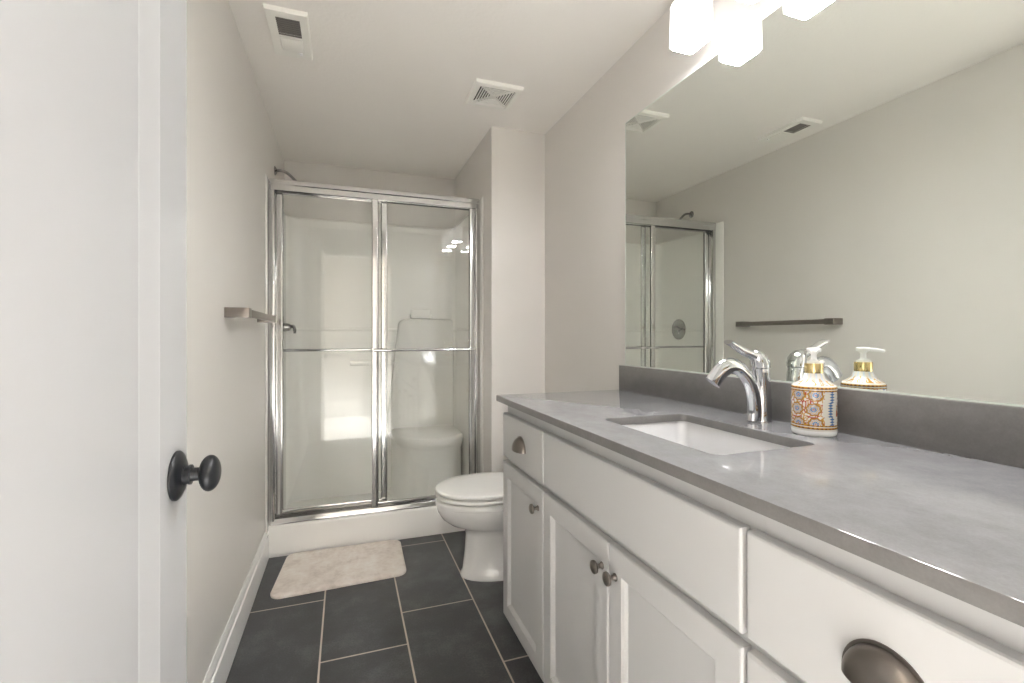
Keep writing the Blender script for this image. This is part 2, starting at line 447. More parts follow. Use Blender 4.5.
# wall shell: U in plan
def upath(i0, i1, yb, yf, r, n=10):
    p = [(i0, yf)]
    for k in range(n+1):
        a = pi-(pi/2)*k/n; p.append((i0+r+r*cos(a), yb-r+r*sin(a)))
    for k in range(n+1):
        a = pi/2-(pi/2)*k/n; p.append((i1-r+r*cos(a), yb-r+r*sin(a)))
    p.append((i1, yf)); return p
inner = upath(ix0, ix1, iyb, YC+.07, .10)
outer = upath(XL+.002, XP-.002, YB-.003, YC+.07, .10)
bm = bmesh.new()
lip = upath(ix0+.004, ix1-.004, iyb-.004, YC+.07, .10)
rows = [[(x, y, .05) for x, y in inner], [(x, y, 1.185) for x, y in inner], [(x, y, 1.19) for x, y in lip], [(x, y, 1.2) for x, y in lip], [(x, y, 1.206) for x, y in inner],
        [(x, y, 1.925) for x, y in inner], [(x+(0), y, 1.938) for x, y in upath(ix0-.008, ix1+.008, iyb+.008, YC+.07, .10)], [(x, y, 1.938) for x, y in outer], [(x, y, .05) for x, y in outer]]
add_loft(bm, rows, False, False, False)
obj('wall_shell', bm, M['fibre'], stall, 14)
# thickened backrest moulding with shelf top
poly = round_poly([(.262, .48), (.352, 1.274), (ix1-.004, 1.274), (ix1-.004, .48)], [.0, .055, .0, 0], 8)
bm = bmesh.new()
rr = []
for ins, y in ((0, iyb+.01), (0, iyb-.035), (.004, iyb-.047), (.014, iyb-.055)):
    cx_, cz_ = .55, .85
    rr.append([(cx_+(x-cx_)*(1-ins/.22), y, cz_+(z-cz_)*(1-ins/.40)) for x, z in poly])
add_loft(bm, rr)
obj('backrest_moulding', bm, M['fibre'], stall, 40)
# small shelf ledge with square ends at the left of the moulding
bm = box(.026, .33, iyb-.03, iyb+.006, .950, .976, bev=.006)
obj('ledge', bm, M['fibre'], stall)
# soap dish on the moulding
bm = bmesh.new()
pl = round_poly([(.430, iyb-.06), (.582, iyb-.06), (.582, iyb+.004), (.430, iyb+.004)], [.02, .02, 0, 0])
rr = []
for s, z in ((.9, 1.276), (1.0, 1.288), (1.0, 1.306), (.93, 1.306), (.88, 1.292)):
    rr.append([(.506+(x-.506)*s, iyb-.02+(y-iyb+.02)*s, z) for x, y in pl])
add_loft(bm, rr)
add_box(bm, .436, .576, iyb-.012, iyb+.004, 1.27, 1.345, bev=.01)
obj('soap_dish', bm, M['fibre'], stall, 40)
# corner seat
sp = [(.285, iyb+.0), (.305, 3.22), (.345, 3.06), (.40, 2.985), (.47, 2.945), (.55, 2.94), (.63, 2.965), (.70, 3.02), (ix1-.002, 3.09), (ix1-.002, iyb+.0)]
def catmull(p, n=5):
    out = []
    for i in range(len(p)-1):
        a, b, c, d = [Vector(p[max(0, min(len(p)-1, j))]) for j in (i-1, i, i+1, i+2)]
        for k in range(n):
            t = k/n
            out.append(tuple(.5*((2*b)+(c-a)*t+(2*a-5*b+4*c-d)*t*t+(3*b-a-3*c+d)*t**3)))
    out.append(tuple(p[-1])); return out
sc_ = catmull(sp)
bm = bmesh.new(); rr = []
def inset(p, k):
    c = Vector((.56, 3.36)); return [tuple(c+(Vector(q)-c)*k) for q in p]
for k, z in ((1.03, .056), (.955, .09), (.945, .42), (.985, .445), (1.0, .462), (1.0, .488), (.985, .502), (.95, .509)):
    q = inset(sc_, k); rr.append([(min(x, ix1-.002), min(y, iyb+.01), z) for x, y in q])
add_loft(bm, rr)
obj('seat', bm, M['fibre'], stall, 40)
# drain in the pan
bm = bmesh.new(); add_lathe(bm, [(0, .056), (.045, .056), (.045, .0615), (.02, .063), (0, .063)], 28, Matrix.Translation((.1, 3.05, 0)))
dr = obj('drain', bm, M['drain'], stall); dr['label'] = 'round chrome drain'
# wall flanges in front of the frame
bm = box(XL+.0005, XL+.007, 2.665, YC+.03, .10, 1.972, bev=.003); obj('flange', bm, M['fibre'], stall)
bm = box(XP-.007, XP-.0005, 2.665, YC+.03, .0, 1.972, bev=.003); obj('flange', bm, M['fibre'], stall)

enc = thing('shower_enclosure', (0.19, YC+.05, .163), 'polished metal framed sliding glass shower doors on the white curb', 'shower door')
ja, jb = XL+.0095, XP-.0095
fy0, fy1 = YC+.012, YC+.080
bm = bmesh.new()
hp = [(fy0, 1.918), (fy0, 1.945), (fy0-.004, 1.950), (fy0-.004, 1.968), (fy0+.004, 1.976), (fy1-.004, 1.976), (fy1, 1.97), (fy1, 1.918), (fy1-.004, 1.918), (fy1-.004, 1.945), (fy0+.036, 1.945), (fy0+.036, 1.918), (fy0+.032, 1.918), (fy0+.032, 1.945), (fy0+.004, 1.945), (fy0+.004, 1.918)]
add_prism(bm, hp, ja, jb, 'X'); obj('header', bm, M['alu'], enc, 30)
bm = bmesh.new()
tp = [(fy0-.002, .1635), (fy0-.002, .176), (fy0+.006, .190), (fy0+.010, .190), (fy0+.010, .176), (fy0+.034, .176), (fy0+.034, .196), (fy0+.038, .196), (fy0+.038, .176), (fy1-.006, .176), (fy1-.006, .202), (fy1, .202), (fy1, .1635)]
add_prism(bm, tp, ja, jb, 'X'); obj('bottom_track', bm, M['alu'], enc, 30)
for x0, x1 in ((ja, ja+.024), (jb-.020, jb)):
    bm = box(x0, x1, fy0+.001, fy1-.001, .177, 1.944, bev=.002)
    obj('jamb', bm, M['alu'], enc)
def sliding(x0, x1, y, z0, z1, st, barside):
    fr = bmesh.new(); t = .009
    for a, b in ((x0, x0+st), (x1-st, x1)):
        sec = round_poly([(a, y-t), (b, y-t), (b, y+t), (a, y+t)], .004, 4)
        add_prism(fr, sec, z0, z1, 'Z')
    for a, b in ((z0, z0+.026), (z1-.026, z1)):
        sec = round_poly([(y-t+.001, a), (y+t-.001, a), (y+t-.001, b), (y-t+.001, b)], .003, 3)
        add_prism(fr, sec, x0+st-.001, x1-st+.001, 'X')
    o = obj('sliding_door', fr, M['alu'], enc, 30)
    g = obj('glass_pane', box(x0+st-.004, x1-st+.004, y-.0025, y+.0025, z0+.02, z1-.02), M['glass'], o, 0)
    g['label'] = 'clear glass pane'
    sl = bmesh.new()
    for a in (x0+st-.0005, x1-st-.0015): add_box(sl, a, a+.002, y-.0045, y+.0045, z0+.026, z1-.026)
    obj('glass_seal', sl, M['seal'], o, 0)
    yb_ = y+barside*.052
    b = bmesh.new(); zz = 1.0727
    add_tube(b, [(x0+.006, yb_, zz), (x1-.006, yb_, zz)], .0078, 18)
    for xx in (x0+st*.5, x1-st*.5):
        add_tube(b, [(xx, y+barside*.008, zz), (xx, yb_, zz)], .0062, 14)
    obj('towel_rail', b, M['chrome'], o)
    return o
sliding(.137, jb-.021+.0, fy0+.018, .192, 1.940, .034, -1)
sliding(ja+.0245, .224, fy0+.053, .198, 1.936, .034, 1)

t = thing('shower_fitting', (XL, 3.0, 2.10), 'bent chrome shower arm and head over the glass doors', 'shower head')
bm = bmesh.new(); add_lathe(bm, [(0, 0), (.026, 0), (.026, .004), (.016, .010), (.0105, .013), (0, .013)], 28, axis_mat((XL+.0005, 3.0, 2.10), (1, 0, 0))); obj('flange', bm, M['satin'], t)
bm = bmesh.new()
pa = catmull([(XL+.004, 3.0, 2.10), (XL+.03, 3.0, 2.104), (XL+.062, 3.0, 2.096), (XL+.09, 3.0, 2.074), (XL+.108, 3.0, 2.054)], 5)
add_tube(bm, pa, .0082, 14, up=(0, 1, 0)); obj('arm', bm, M['satin'], t)
bm = bmesh.new(); add_lathe(bm, [(0, 0), (.010, 0), (.011, .012), (.018, .02), (.028, .038), (.028, .044), (.024, .046), (0, .046)], 28, axis_mat((XL+.106, 3.0, 2.056), (.55, 0, -1))); obj('spray_head', bm, M['satin'], t)

t = thing('shower_valve', (ix0, 3.12, 1.205), 'round chrome shower valve with lever handle on the shower side wall', 'shower valve')
c = Vector((ix0+.001, 3.12, 1.205))
bm = bmesh.new(); add_lathe(bm, [(0, 0), (.082, 0), (.082, .004), (.076, .0075), (.045, .0095), (.034, .014), (0, .014)], 40, axis_mat(c, (1, 0, 0))); obj('escutcheon', bm, M['satin'], t)
bm = bmesh.new(); add_lathe(bm, [(0, .012), (.026, .012), (.024, .03), (.021, .045), (.012, .052), (0, .053)], 32, axis_mat(c, (1, 0, 0))); obj('hub', bm, M['satin'], t)
bm = bmesh.new(); add_tube(bm, catmull([(c.x+.042, c.y, c.z), (c.x+.062, c.y-.025, c.z+.004), (c.x+.075, c.y-.06, c.z-.004), (c.x+.08, c.y-.085, c.z-.022), (c.x+.08, c.y-.09, c.z-.038)], 5), [.011]*8+[.009]*8+[.0075]*5, 14); obj('lever', bm, M['satin'], t)

# ================================================================== towel bar on the left wall
ta, tb, tx = 1.812, 2.485, -.3134
t = thing('towel_bar', (XL, (ta+tb)/2, 1.23), 'flat brushed nickel towel bar on the left wall by the shower', 'towel bar')
bm = box(tx-.012, tx, ta+.01, tb-.01, 1.2175, 1.2445, bev=.0015); obj('bar', bm, M['nickel'], t)
for y0, y1 in ((ta, ta+.052), (tb-.052, tb)):
    bm = box(XL+.0005, tx+.0015, y0, y1, 1.214, 1.2485, bev=.002)
    obj('post', bm, M['nickel'], t)

# ================================================================== toilet
TY = 2.215
t = thing('toilet', (.75, TY, 0), 'white china toilet with closed lid between vanity and shower', 'toilet')
def egg(xf, xb, hw, z, n=48, sq=2.0, tip=.56):
    """egg outline, front at xf (towards -X), widest at fraction tip, back at xb."""
    xm = xf+(xb-xf)*tip; out = []
    for k in range(n):
        a = 2*pi*k/n; cx_, sy = cos(a), sin(a)
        if cx_ < 0: x = xm+(xm-xf)*cx_; y = hw*sy
        else:
            x = xm+(xb-xm)*(abs(cx_)**(2/3.2)); y = hw*math.copysign(abs(sy)**(2/2.6), sy)
        out.append((x, TY+y, z))
    return out
bm = bmesh.new()
rr = [egg(.520, .98, .118, 0), egg(.518, .98, .119, .012), egg(.530, .97, .110, .03), egg(.540, .96, .104, .12), egg(.545, .95, .103, .20), egg(.540, .95, .106, .222),
      egg(.515, .95, .122, .238), egg(.470, .95, .145, .256), egg(.432, .95, .166, .285), egg(.412, .95, .178, .318), egg(.404, .95, .183, .345), egg(.4045, .95, .183, .352), egg(.400, .95, .186, .354), egg(.398, .95, .187, .372), egg(.403, .95, .184, .379), egg(.415, .94, .176, .381)]
add_loft(bm, rr); obj('bowl', bm, M['ceramic'], t, 50)
def slab(x0, x1, hw, z0, z1, dome=0):
    bm = bmesh.new(); rr = [egg(x0+.006, x1, hw-.005, z0), egg(x0, x1, hw, z0+.005), egg(x0, x1, hw, z1-.007), egg(x0+.003, x1, hw-.003, z1-.002), egg(x0+.010, x1-.005, hw-.009, z1)]
    if dome:
        rr += [egg(x0+.05, x1-.03, hw-.05, z1+dome*.7), egg(x0+.12, x1-.08, hw-.11, z1+dome)]
    add_loft(bm, rr); return bm
obj('seat', slab(.400, .83, .187, .3865, .4045), M['seat'], t, 50)
obj('lid', slab(.398, .835, .189, .4100, .431, .006), M['seat'], t, 50)
for s in (-1, 1):
    obj('hinge', box(.835, .868, TY+s*.075-.02, TY+s*.075+.02, .381, .422, bev=.006), M['seat'], t)
bm = bmesh.new()
def tank_ring(x0, x1, hw, z, r=.03): return [(x, y, z) for x, y in round_poly([(x0, TY-hw), (x1, TY-hw), (x1, TY+hw), (x0, TY+hw)], r, 5)]
add_loft(bm, [tank_ring(.885, 1.062, .15, .381), tank_ring(.878, 1.066, .172, .41), tank_ring(.868, 1.068, .188, .60), tank_ring(.866, 1.068, .19, .735)])
obj('tank', bm, M['ceramic'], t, 40)
bm = bmesh.new(); add_loft(bm, [tank_ring(.862, 1.070, .194, .736), tank_ring(.858, 1.070, .198, .742), tank_ring(.858, 1.070, .198, .765), tank_ring(.866, 1.066, .19, .773)]); obj('tank_lid', bm, M['ceramic'], t, 40)
bm = bmesh.new(); add_tube(bm, [(.868, TY-.13, .68), (.848, TY-.13, .68)], .010, 14); add_tube(bm, [(.85, TY-.13, .68), (.848, TY-.09, .677), (.848, TY-.055, .672)], [.008, .0065, .006], 12)
fl = obj('flush_lever', bm, M['chrome'], t); fl['label'] = 'chrome flush lever'

# ================================================================== vanity cabinet
VX, VT = .5505, .019
fx = VX+VT                       # face frame plane
v0, v1 = .12, 1.660
van = thing('vanity_cabinet', (.8, .9, 0), 'long white vanity cabinet with drawers and shaker doors under the grey counter', 'vanity')
ct = ZT-.0215
bm = bmesh.new()
# carcass: sides, back, bottom, face frame
for ya, yb2 in ((v1-.019, v1-.001), (v0, v0+.019)):
    add_prism(bm, [(fx+.001, .118), (fx+.072, .118), (fx+.072, 0), (XW-.012, 0), (XW-.012, ct), (fx+.001, ct)], ya, yb2, 'Y')
add_box(bm, XW-.022, XW-.012, v0+.019, v1-.019, .0, ct); add_box(bm, fx+.001, XW-.022, v0+.019, v1-.019, .118, .136)
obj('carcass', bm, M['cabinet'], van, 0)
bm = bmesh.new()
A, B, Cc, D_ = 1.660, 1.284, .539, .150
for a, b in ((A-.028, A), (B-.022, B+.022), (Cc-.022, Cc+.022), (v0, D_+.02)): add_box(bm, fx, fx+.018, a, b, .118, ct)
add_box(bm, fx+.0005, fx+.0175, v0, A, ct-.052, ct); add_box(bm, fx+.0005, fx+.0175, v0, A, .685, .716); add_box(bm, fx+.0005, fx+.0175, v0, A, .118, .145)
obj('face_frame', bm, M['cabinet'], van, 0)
obj('toe_kick', box(fx+.07, fx+.085, v0+.019, v1-.02, 0, .1178), M['kick'], van, 0)
SLAB = [(0, 0), (0, VT-.004), (.0015, VT-.0012), (.0045, VT)]
SHK = [(0, 0), (0, VT-.004), (.0015, VT-.0012), (.0045, VT), (.052, VT), (.0535, VT-.002), (.056, VT-.0035), (.0615, VT-.0095), (.064, VT-.0105)]
def front(name, y0, y1, z0, z1, rings, parent=van):
    bm = bmesh.new(); panel_rings(bm, y0, y1, z0, z1, fx-.0005, -1, rings)
    return obj(name, bm, M['cabinet'], parent, 12)
def knob(y, z, parent):
    bm = bmesh.new()
    pr = [(0, -.001), (.0085, -.001), (.0085, .002), (.0062, .004), (.0052, .008), (.0056, .012), (.0095, .0155), (.0143, .0185), (.0152, .0215), (.0143, .0245), (.010, .0272), (.005, .0285), (0, .0288)]
    add_lathe(bm, pr, 28, axis_mat((VX, y, z), (-1, 0, 0)))
    k = obj('knob', bm, M['pewter'], parent, 40); k['label'] = 'small round brushed pewter knob'; return k
def cup_pull(y, z, parent):
    # half dome cup pull, open underneath
    w, h, d = .044, .044, .027
    bm = bmesh.new(); nu, nv = 20, 9
    def surf(s):
        g = []
        for j in range(nv+1):
            ph = (pi/2)*j/nv; row = []
            for i in range(nu+1):
                th = pi*i/nu
                row.append(Vector((VX-.0006-s*d*sin(th)**.8*sin(ph), y+s*w*cos(th), z-.020+s*h*sin(th)*cos(ph)**.85)))
            g.append(row)
        return g
    for s in (1.0, .93):
        g = surf(s); vs = [[bm.verts.new(p) for p in r] for r in g]
        for j in range(nv):
            for i in range(nu): bm.faces.new((vs[j][i], vs[j][i+1], vs[j+1][i+1], vs[j+1][i]))
    fl = [(y+cos(pi*i/24)*(w+.004), z-.020+sin(pi*i/24)*(h+.004)) for i in range(25)]
    add_prism(bm, fl, VX-.0018, VX+.0005, 'X')
    bmesh.ops.remove_doubles(bm, verts=bm.verts[:], dist=1e-6)
    k = obj('cup_pull', bm, M['pewter'], parent, 40); k['label'] = 'brushed pewter cup pull'; return k
dz0, dz1, oz0, oz1 = .710, .8675, .124, .691
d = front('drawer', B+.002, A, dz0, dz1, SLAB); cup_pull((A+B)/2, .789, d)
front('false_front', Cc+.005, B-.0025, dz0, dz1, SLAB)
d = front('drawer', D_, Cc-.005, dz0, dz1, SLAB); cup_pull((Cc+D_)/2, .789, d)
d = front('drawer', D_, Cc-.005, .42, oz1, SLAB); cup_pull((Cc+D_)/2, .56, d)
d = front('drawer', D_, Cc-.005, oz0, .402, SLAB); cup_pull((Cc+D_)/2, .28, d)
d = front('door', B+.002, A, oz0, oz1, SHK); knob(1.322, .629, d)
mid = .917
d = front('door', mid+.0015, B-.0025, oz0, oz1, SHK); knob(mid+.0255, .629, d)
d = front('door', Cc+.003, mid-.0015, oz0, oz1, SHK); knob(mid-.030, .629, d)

# ================================================================== countertop, sink, faucet
c0 = YF+.012
ctp = None
sx0, sx1, sy0, sy1 = .645, .909, .696, 1.106
def counter():
    bm = bmesh.new()
    hole = round_poly([(sx0, sy0), (sx1, sy0), (sx1, sy1), (sx0, sy1)], .022, 6)
    outer = round_poly([(XF, c0), (XW-.001, c0), (XW-.001, YE), (XF, YE)], [0, 0, 0, .006], 4)
    def ringz(pts, z): return [bm.verts.new((x, y, z)) for x, y in pts]
    def side(a, b):
        for i in range(len(a)):
            j = (i+1) % len(a); bm.faces.new((a[i], a[j], b[j], b[i]))
    def grow(pts, e): # eased edge on the outside (front edge and end)
        return [(x+e*(1 if x < .6 else 0), y-e*(1 if y > YE-.01 else 0)) for x, y in pts]
    e = .0022
    o0 = ringz(outer, ZT-.021); o1 = ringz(outer, ZT-e); o2 = ringz(grow(outer, e*.3), ZT-e*.3); o3 = ringz(grow(outer, e), ZT)
    hs = [(.777+(x-.777)*1.006, .901+(y-.901)*1.004) for x, y in hole]
    h0 = ringz(hole, ZT-.021); h1 = ringz(hole, ZT-.0015); h3 = ringz(hs, ZT)
    side(o0, o1); side(o1, o2); side(o2, o3); side(h0, h1); side(h1, h3)
    for oo, hh in ((o3, h3), (o0, h0)):
        es = []
        for r in (oo, hh):
            for i in range(len(r)):
                ed = bm.edges.get((r[i], r[(i+1) % len(r)])) or bm.edges.new((r[i], r[(i+1) % len(r)])); es.append(ed)
        bmesh.ops.triangle_fill(bm, edges=es, use_beauty=True)
    return bm
ctp = tag(obj('countertop', counter(), M['quartz'], None, 30, origin=(.8, .9, ZT)), 'polished grey quartz countertop with low backsplash on the white vanity', 'countertop')
bm = box(XSP, XW-.0007, c0, YE+.002, ZT-.0005, ZSP, bev=.0015); obj('backsplash', bm, M['shaded_quartz'], ctp)['label'] = 'grey backsplash with its shade put into the colour'
ctp.data.materials.append(M['shaded_quartz'])          # upright edges get the darker copy, their shade is in the colour
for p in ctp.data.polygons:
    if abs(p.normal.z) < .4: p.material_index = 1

sink = thing('sink', (.777, .901, ZT-.15), 'white rectangular undermount sink set into the grey countertop', 'sink')
bm = bmesh.new()
def rr_(dx, dy, r, z): return [(x, y, z) for x, y in round_poly([(sx0-dx, sy0-dy), (sx1+dx, sy0-dy), (sx1+dx, sy1+dy), (sx0-dx, sy1+dy)], r, 7)]
zt = ZT-.0216
rings = [rr_(.028, .028, .03, zt), rr_(.004, .004, .026, zt), rr_(.002, .002, .026, zt-.004), rr_(-.006, -.004, .03, zt-.07), rr_(-.012, -.012, .035, zt-.10), rr_(-.03, -.035, .035, zt-.118), rr_(-.06, -.08, .03, zt-.124), rr_(-.105, -.18, .02, zt-.128)]
add_loft(bm, rings, False, True)
rings = [rr_(.028, .028, .03, zt), rr_(.028, .028, .03, zt-.012), rr_(.01, .01, .03, zt-.02), rr_(.0, .0, .03, zt-.11), rr_(-.05, -.07, .03, zt-.138)]
add_loft(bm, rings, False, True)
bmesh.ops.remove_doubles(bm, verts=bm.verts[:], dist=1e-6)
obj('basin', bm, M['sinkwhite'], sink, 45)
bm = bmesh.new(); add_lathe(bm, [(0, 0), (.021, 0), (.021, .003), (.016, .004), (.0135, .001), (.0135, .006), (.004, .0085), (0, .0085)], 28, Matrix.Translation((.777, .901, zt-.1285)))
dr = obj('drain', bm, M['drain'], sink); dr['label'] = 'chrome pop-up drain'

# faucet: single lever, ribbon-like arched spout
fx0, fyc = 1.008, .940
fa = thing('faucet', (fx0, fyc, ZT), 'polished chrome single lever faucet arching over the sink', 'faucet')
bm = bmesh.new(); add_lathe(bm, [(0, 0), (.0252, 0), (.0252, .0015), (.0245, .0025), (0, .0025)], 32, Matrix.Translation((fx0+.014, fyc, ZT+.0002))); obj('base_ring', bm, M['chrome'], fa)
bm = bmesh.new()
bp_ = [(1.022, .0022, .0245), (1.023, .02, .0232), (1.024, .05, .0215), (1.024, .08, .0205), (1.022, .105, .0205), (1.019, .125, .0212), (1.017, .1365, .0222), (1.017, .138, .0208)]
rings = []
for x, h, r in bp_: rings.append([(x+r*cos(2*pi*k/28), fyc+r*.95*sin(2*pi*k/28), ZT+h) for k in range(28)])
add_loft(bm, rings); obj('body', bm, M['chrome'], fa, 50)
bm = bmesh.new()
sp_ = catmull([(.998, fyc, ZT+.003), (.998, fyc, ZT+.035), (.991, fyc, ZT+.075), (.974, fyc, ZT+.112), (.946, fyc, ZT+.138), (.915, fyc, ZT+.145), (.888, fyc, ZT+.133), (.868, fyc, ZT+.112), (.862, fyc, ZT+.104)], 5)
n_ = len(sp_)
rad = []
for k in range(n_):
    f = k/(n_-1); rad.append((.0215-.004*sin(pi*min(f*1.4, 1))+.0015*f, .0165-.0075*f))
add_tube(bm, sp_, rad, 22, up=(0, 1, 0) and None); obj('spout', bm, M['chrome'], fa, 50)
# dome and lever
bm = bmesh.new()
rings = []
for x, h, r in ((1.017, .1382, .0205), (1.017, .1395, .0228), (1.016, .150, .0232), (1.012, .163, .0222), (1.006, .174, .0185), (1.0, .1815, .012), (.997, .1845, .003)):
    rings.append([(x+r*1.1*cos(2*pi*k/28), fyc+r*sin(2*pi*k/28), ZT+h) for k in range(28)])
add_loft(bm, rings)
lv = catmull([(1.010, fyc, ZT+.161), (.987, fyc, ZT+.172), (.962, fyc, ZT+.181), (.938, fyc, ZT+.193), (.918, fyc, ZT+.203), (.910, fyc, ZT+.206)], 4)
rad = [(.0170-.005*sin(pi*k/(len(lv)-1))-.0025*k/(len(lv)-1), .0135-.0075*k/(len(lv)-1)) for k in range(len(lv))]
add_tube(bm, lv, rad, 18); obj('handle', bm, M['chrome'], fa, 50)
bm = bmesh.new(); add_tube(bm, [(1.0525, fyc+.004, ZT+.0005), (1.0525, fyc+.004, ZT+.046)], .0025, 10); add_lathe(bm, [(0, 0), (.003, 0), (.0065, .006), (.007, .010), (.004, .013), (0, .0135)], 18, Matrix.Translation((1.0525, fyc+.004, ZT+.044))); obj('lift_rod', bm, M['chrome'], fa, 50)

# ================================================================== soap dispenser
bx, by, br = .9985, .7775, .0446
so = thing('soap_dispenser', (bx, by, ZT), 'patterned ceramic soap bottle with white pump beside the faucet', 'soap dispenser')
PL = Matrix.Translation((bx, by, ZT+.0003))
bm = bmesh.new(); add_lathe(bm, [(0, 0), (br-.004, 0), (br-.0008, .003), (br, .008), (br, .012), (0, .012)], 56, PL); o = obj('foot', bm, M['ceramic'], so, 40); o['label'] = 'plain cream foot of the bottle'
prof = [(br-.0005, .012)]+[(br, .012+k*.0058) for k in range(1, 17)]+[(br-.0008, .109), (br-.004, .1125), (br-.009, .115), (br-.0155, .119), (br-.022, .1255), (.0205, .133), (.0185, .137)]
bm = bmesh.new(); add_lathe(bm, prof, 56, PL @ Matrix.Rotation(radians(200), 4, 'Z'), uv=True)
o = obj('bottle', bm, M['label'], so, 40); o['label'] = 'wrap of blue, gold and red rosettes on white'
bm = bmesh.new(); add_lathe(bm, [(0, .136), (.0182, .136), (.0186, .138), (.0186, .157), (.0182, .159), (0, .159)], 40, PL); o = obj('collar', bm, M['gold'], so, 40); o['label'] = 'shiny gold collar'
bm = bmesh.new(); add_lathe(bm, [(0, .158), (.0135, .158), (.0135, .163), (.0085, .165), (.0062, .168), (.0055, .179), (.009, .184), (.0135, .185), (.0142, .187), (.0142, .192), (.012, .1937), (0, .194)], 32, PL)
dv = Vector((-.8, -.6, 0))
add_tube(bm, [Vector((bx, by, ZT+.1893))+dv*q + Vector((0, 0, -.0035*(q/.04)**2)) for q in (0, .012, .025, .036, .042)], [(.008, .0045), (.0075, .0045), (.006, .0042), (.005, .0038), (.0042, .0034)], 16, up=(0, 0, 1))
o = obj('pump', bm, M['pump'], so, 40); o['label'] = 'white plastic pump'

# ================================================================== mirror
my0, my1, mz0, mz1 = YF+.04, 1.662, ZSP+.0015, 2.0206
mi = thing('wall_mirror', (XW, (my0+my1)/2, mz0), 'wide frameless mirror on the wall above the grey backsplash', 'mirror')
obj('glass', box(XM, XW-.0006, my0, my1, mz0, mz1), M['mirror'], mi, 0)
bm = bmesh.new(); e = .0022
add_box(bm, XM-.0004, XW-.0008, my1-e*.2, my1+e, mz0, mz1+e); add_box(bm, XM-.0004, XW-.0008, my0-e, my1, mz1-e*.2, mz1+e); add_box(bm, XM-.0004, XW-.0008, my0-e, my0+e*.2, mz0, mz1+e); add_box(bm, XM-.002, XW-.0008, my0-e, my1+e, mz0-.0012, mz0+e)
o = obj('polished_edge', bm, M['edge'], mi, 0); o['label'] = 'bright polished edge strip'

# ================================================================== vanity light
lz = 2.035
vl = thing('vanity_light', (XW, .925, 2.2), 'three-shade vanity light with square white glass shades above the mirror', 'wall light')
bm = box(XW-.022, XW-.0005, .60, 1.25, 2.205, 2.275, bev=.004); obj('backplate', bm, M['chrome'], vl)
bm = box(XW-.040, XW-.0215, .66, 1.19, 2.228, 2.252, bev=.004); obj('rail', bm, M['chrome'], vl)
sxc = .984
for yc in (1.163, .925, .687):
    bm = bmesh.new()
    add_tube(bm, catmull([(XW-.032, yc, 2.24), (XW-.065, yc, 2.244), (sxc+.006, yc, 2.236), (sxc, yc, 2.215), (sxc, yc, 2.19)], 4), .006, 12, up=(0, 1, 0))
    add_lathe(bm, [(0, 2.176), (.03, 2.176), (.03, 2.182), (.018, 2.192), (.018, 2.206), (0, 2.206)], 24, Matrix.Translation((sxc, yc, 0)))
    obj('arm', bm, M['chrome'], vl, 40)
    bm = bmesh.new()
    def q(hx, hy, r, z): return [(sxc+x, yc+y, z) for x, y in round_poly([(-hx, -hy), (hx, -hy), (hx, hy), (-hx, hy)], r, 4)]
    add_loft(bm, [q(.034, .040, .008, lz+.001), q(.040, .046, .010, lz+.0), q(.0445, .0505, .011, lz+.004), q(.0445, .0505, .011, lz+.02), q(.0425, .0485, .010, lz+.128), q(.039, .045, .010, lz+.1385), q(.030, .03, .010, lz+.1415)])
    sh = obj('shade', bm, M['shade'], vl, 40); sh['label'] = 'glowing white glass shade'
    bm = bmesh.new(); add_loft(bm, [q(.037, .043, .009, lz+.0005), q(.037, .043, .009, lz-.0012), q(.034, .040, .009, lz-.002)])
    bl = obj('bulb_opening', bm, M['bulb'], sh, 40); bl['label'] = 'brightest lit underside of the shade'

# ================================================================== ceiling fittings
he = thing('ceiling_heater', (-.203, 1.992, ZC), 'rectangular white ceiling heater cover with grey louvred opening near the left wall', 'ceiling heater')
hx0, hx1, hy0, hy1 = -.2715, -.134, 1.848, 2.134
gx0, gx1, gy0, gy1 = -.241, -.160, 1.882, 1.991
bm = bmesh.new()
zz = ZC-.016
for a in ((hx0, gx0, hy0, hy1), (gx1, hx1, hy0, hy1), (gx0, gx1, hy0, gy0), (gx0, gx1, gy1, gy1+.012), (gx0, gx1, gy1+.098, hy1)):
    add_box(bm, a[0], a[1], a[2], a[3], zz, ZC-.0004)
def rim(bm, x0, x1, y0, y1, za, zb, ea, eb):
    add_loft(bm, [[(x0-ea, y0-ea, za), (x1+ea, y0-ea, za), (x1+ea, y1+ea, za), (x0-ea, y1+ea, za)], [(x0-eb, y0-eb, zb), (x1+eb, y0-eb, zb), (x1+eb, y1+eb, zb), (x0-eb, y1+eb, zb)]], False, False)
rim(bm, hx0, hx1, hy0, hy1, ZC-.0004, ZC-.006, .004, .003); rim(bm, hx0, hx1, hy0, hy1, ZC-.006, zz, .003, 0)
obj('cover', bm, M['whiteplastic'], he, 0)
bm = box(gx0, gx1, gy0, gy1, ZC-.004, ZC-.0006)
cvb = obj('cavity', bm, M['cavity'], he, 0); cvb['label'] = 'dark opening behind the louvres'
bm = bmesh.new(); nl = 9
for k in range(nl):
    y = gy0+(gy1-gy0)*(k+.5)/nl
    add_loft(bm, [[(gx0, y+.0034, zz+.0006), (gx0, y-.0026, zz+.0030), (gx0, y-.0030, zz+.0024), (gx0, y+.0030, zz)], [(gx1, y+.0034, zz+.0006), (gx1, y-.0026, zz+.0030), (gx1, y-.0030, zz+.0024), (gx1, y+.0030, zz)]])
lo = obj('louvre_grille', bm, M['grille'], he, 0); lo['label'] = 'grey louvre slats'
bm = box(gx0+.002, gx1-.002, gy1+.0145, gy1+.0955, zz-.002, ZC-.003, bev=.0015)
obj('light_lens', bm, M['whiteplastic'], he)
bm = box(-.178, -.166, gy1+.099, gy1+.113, zz-.005, zz+.001, bev=.0015); obj('latch_tab', bm, M['pump'], he)

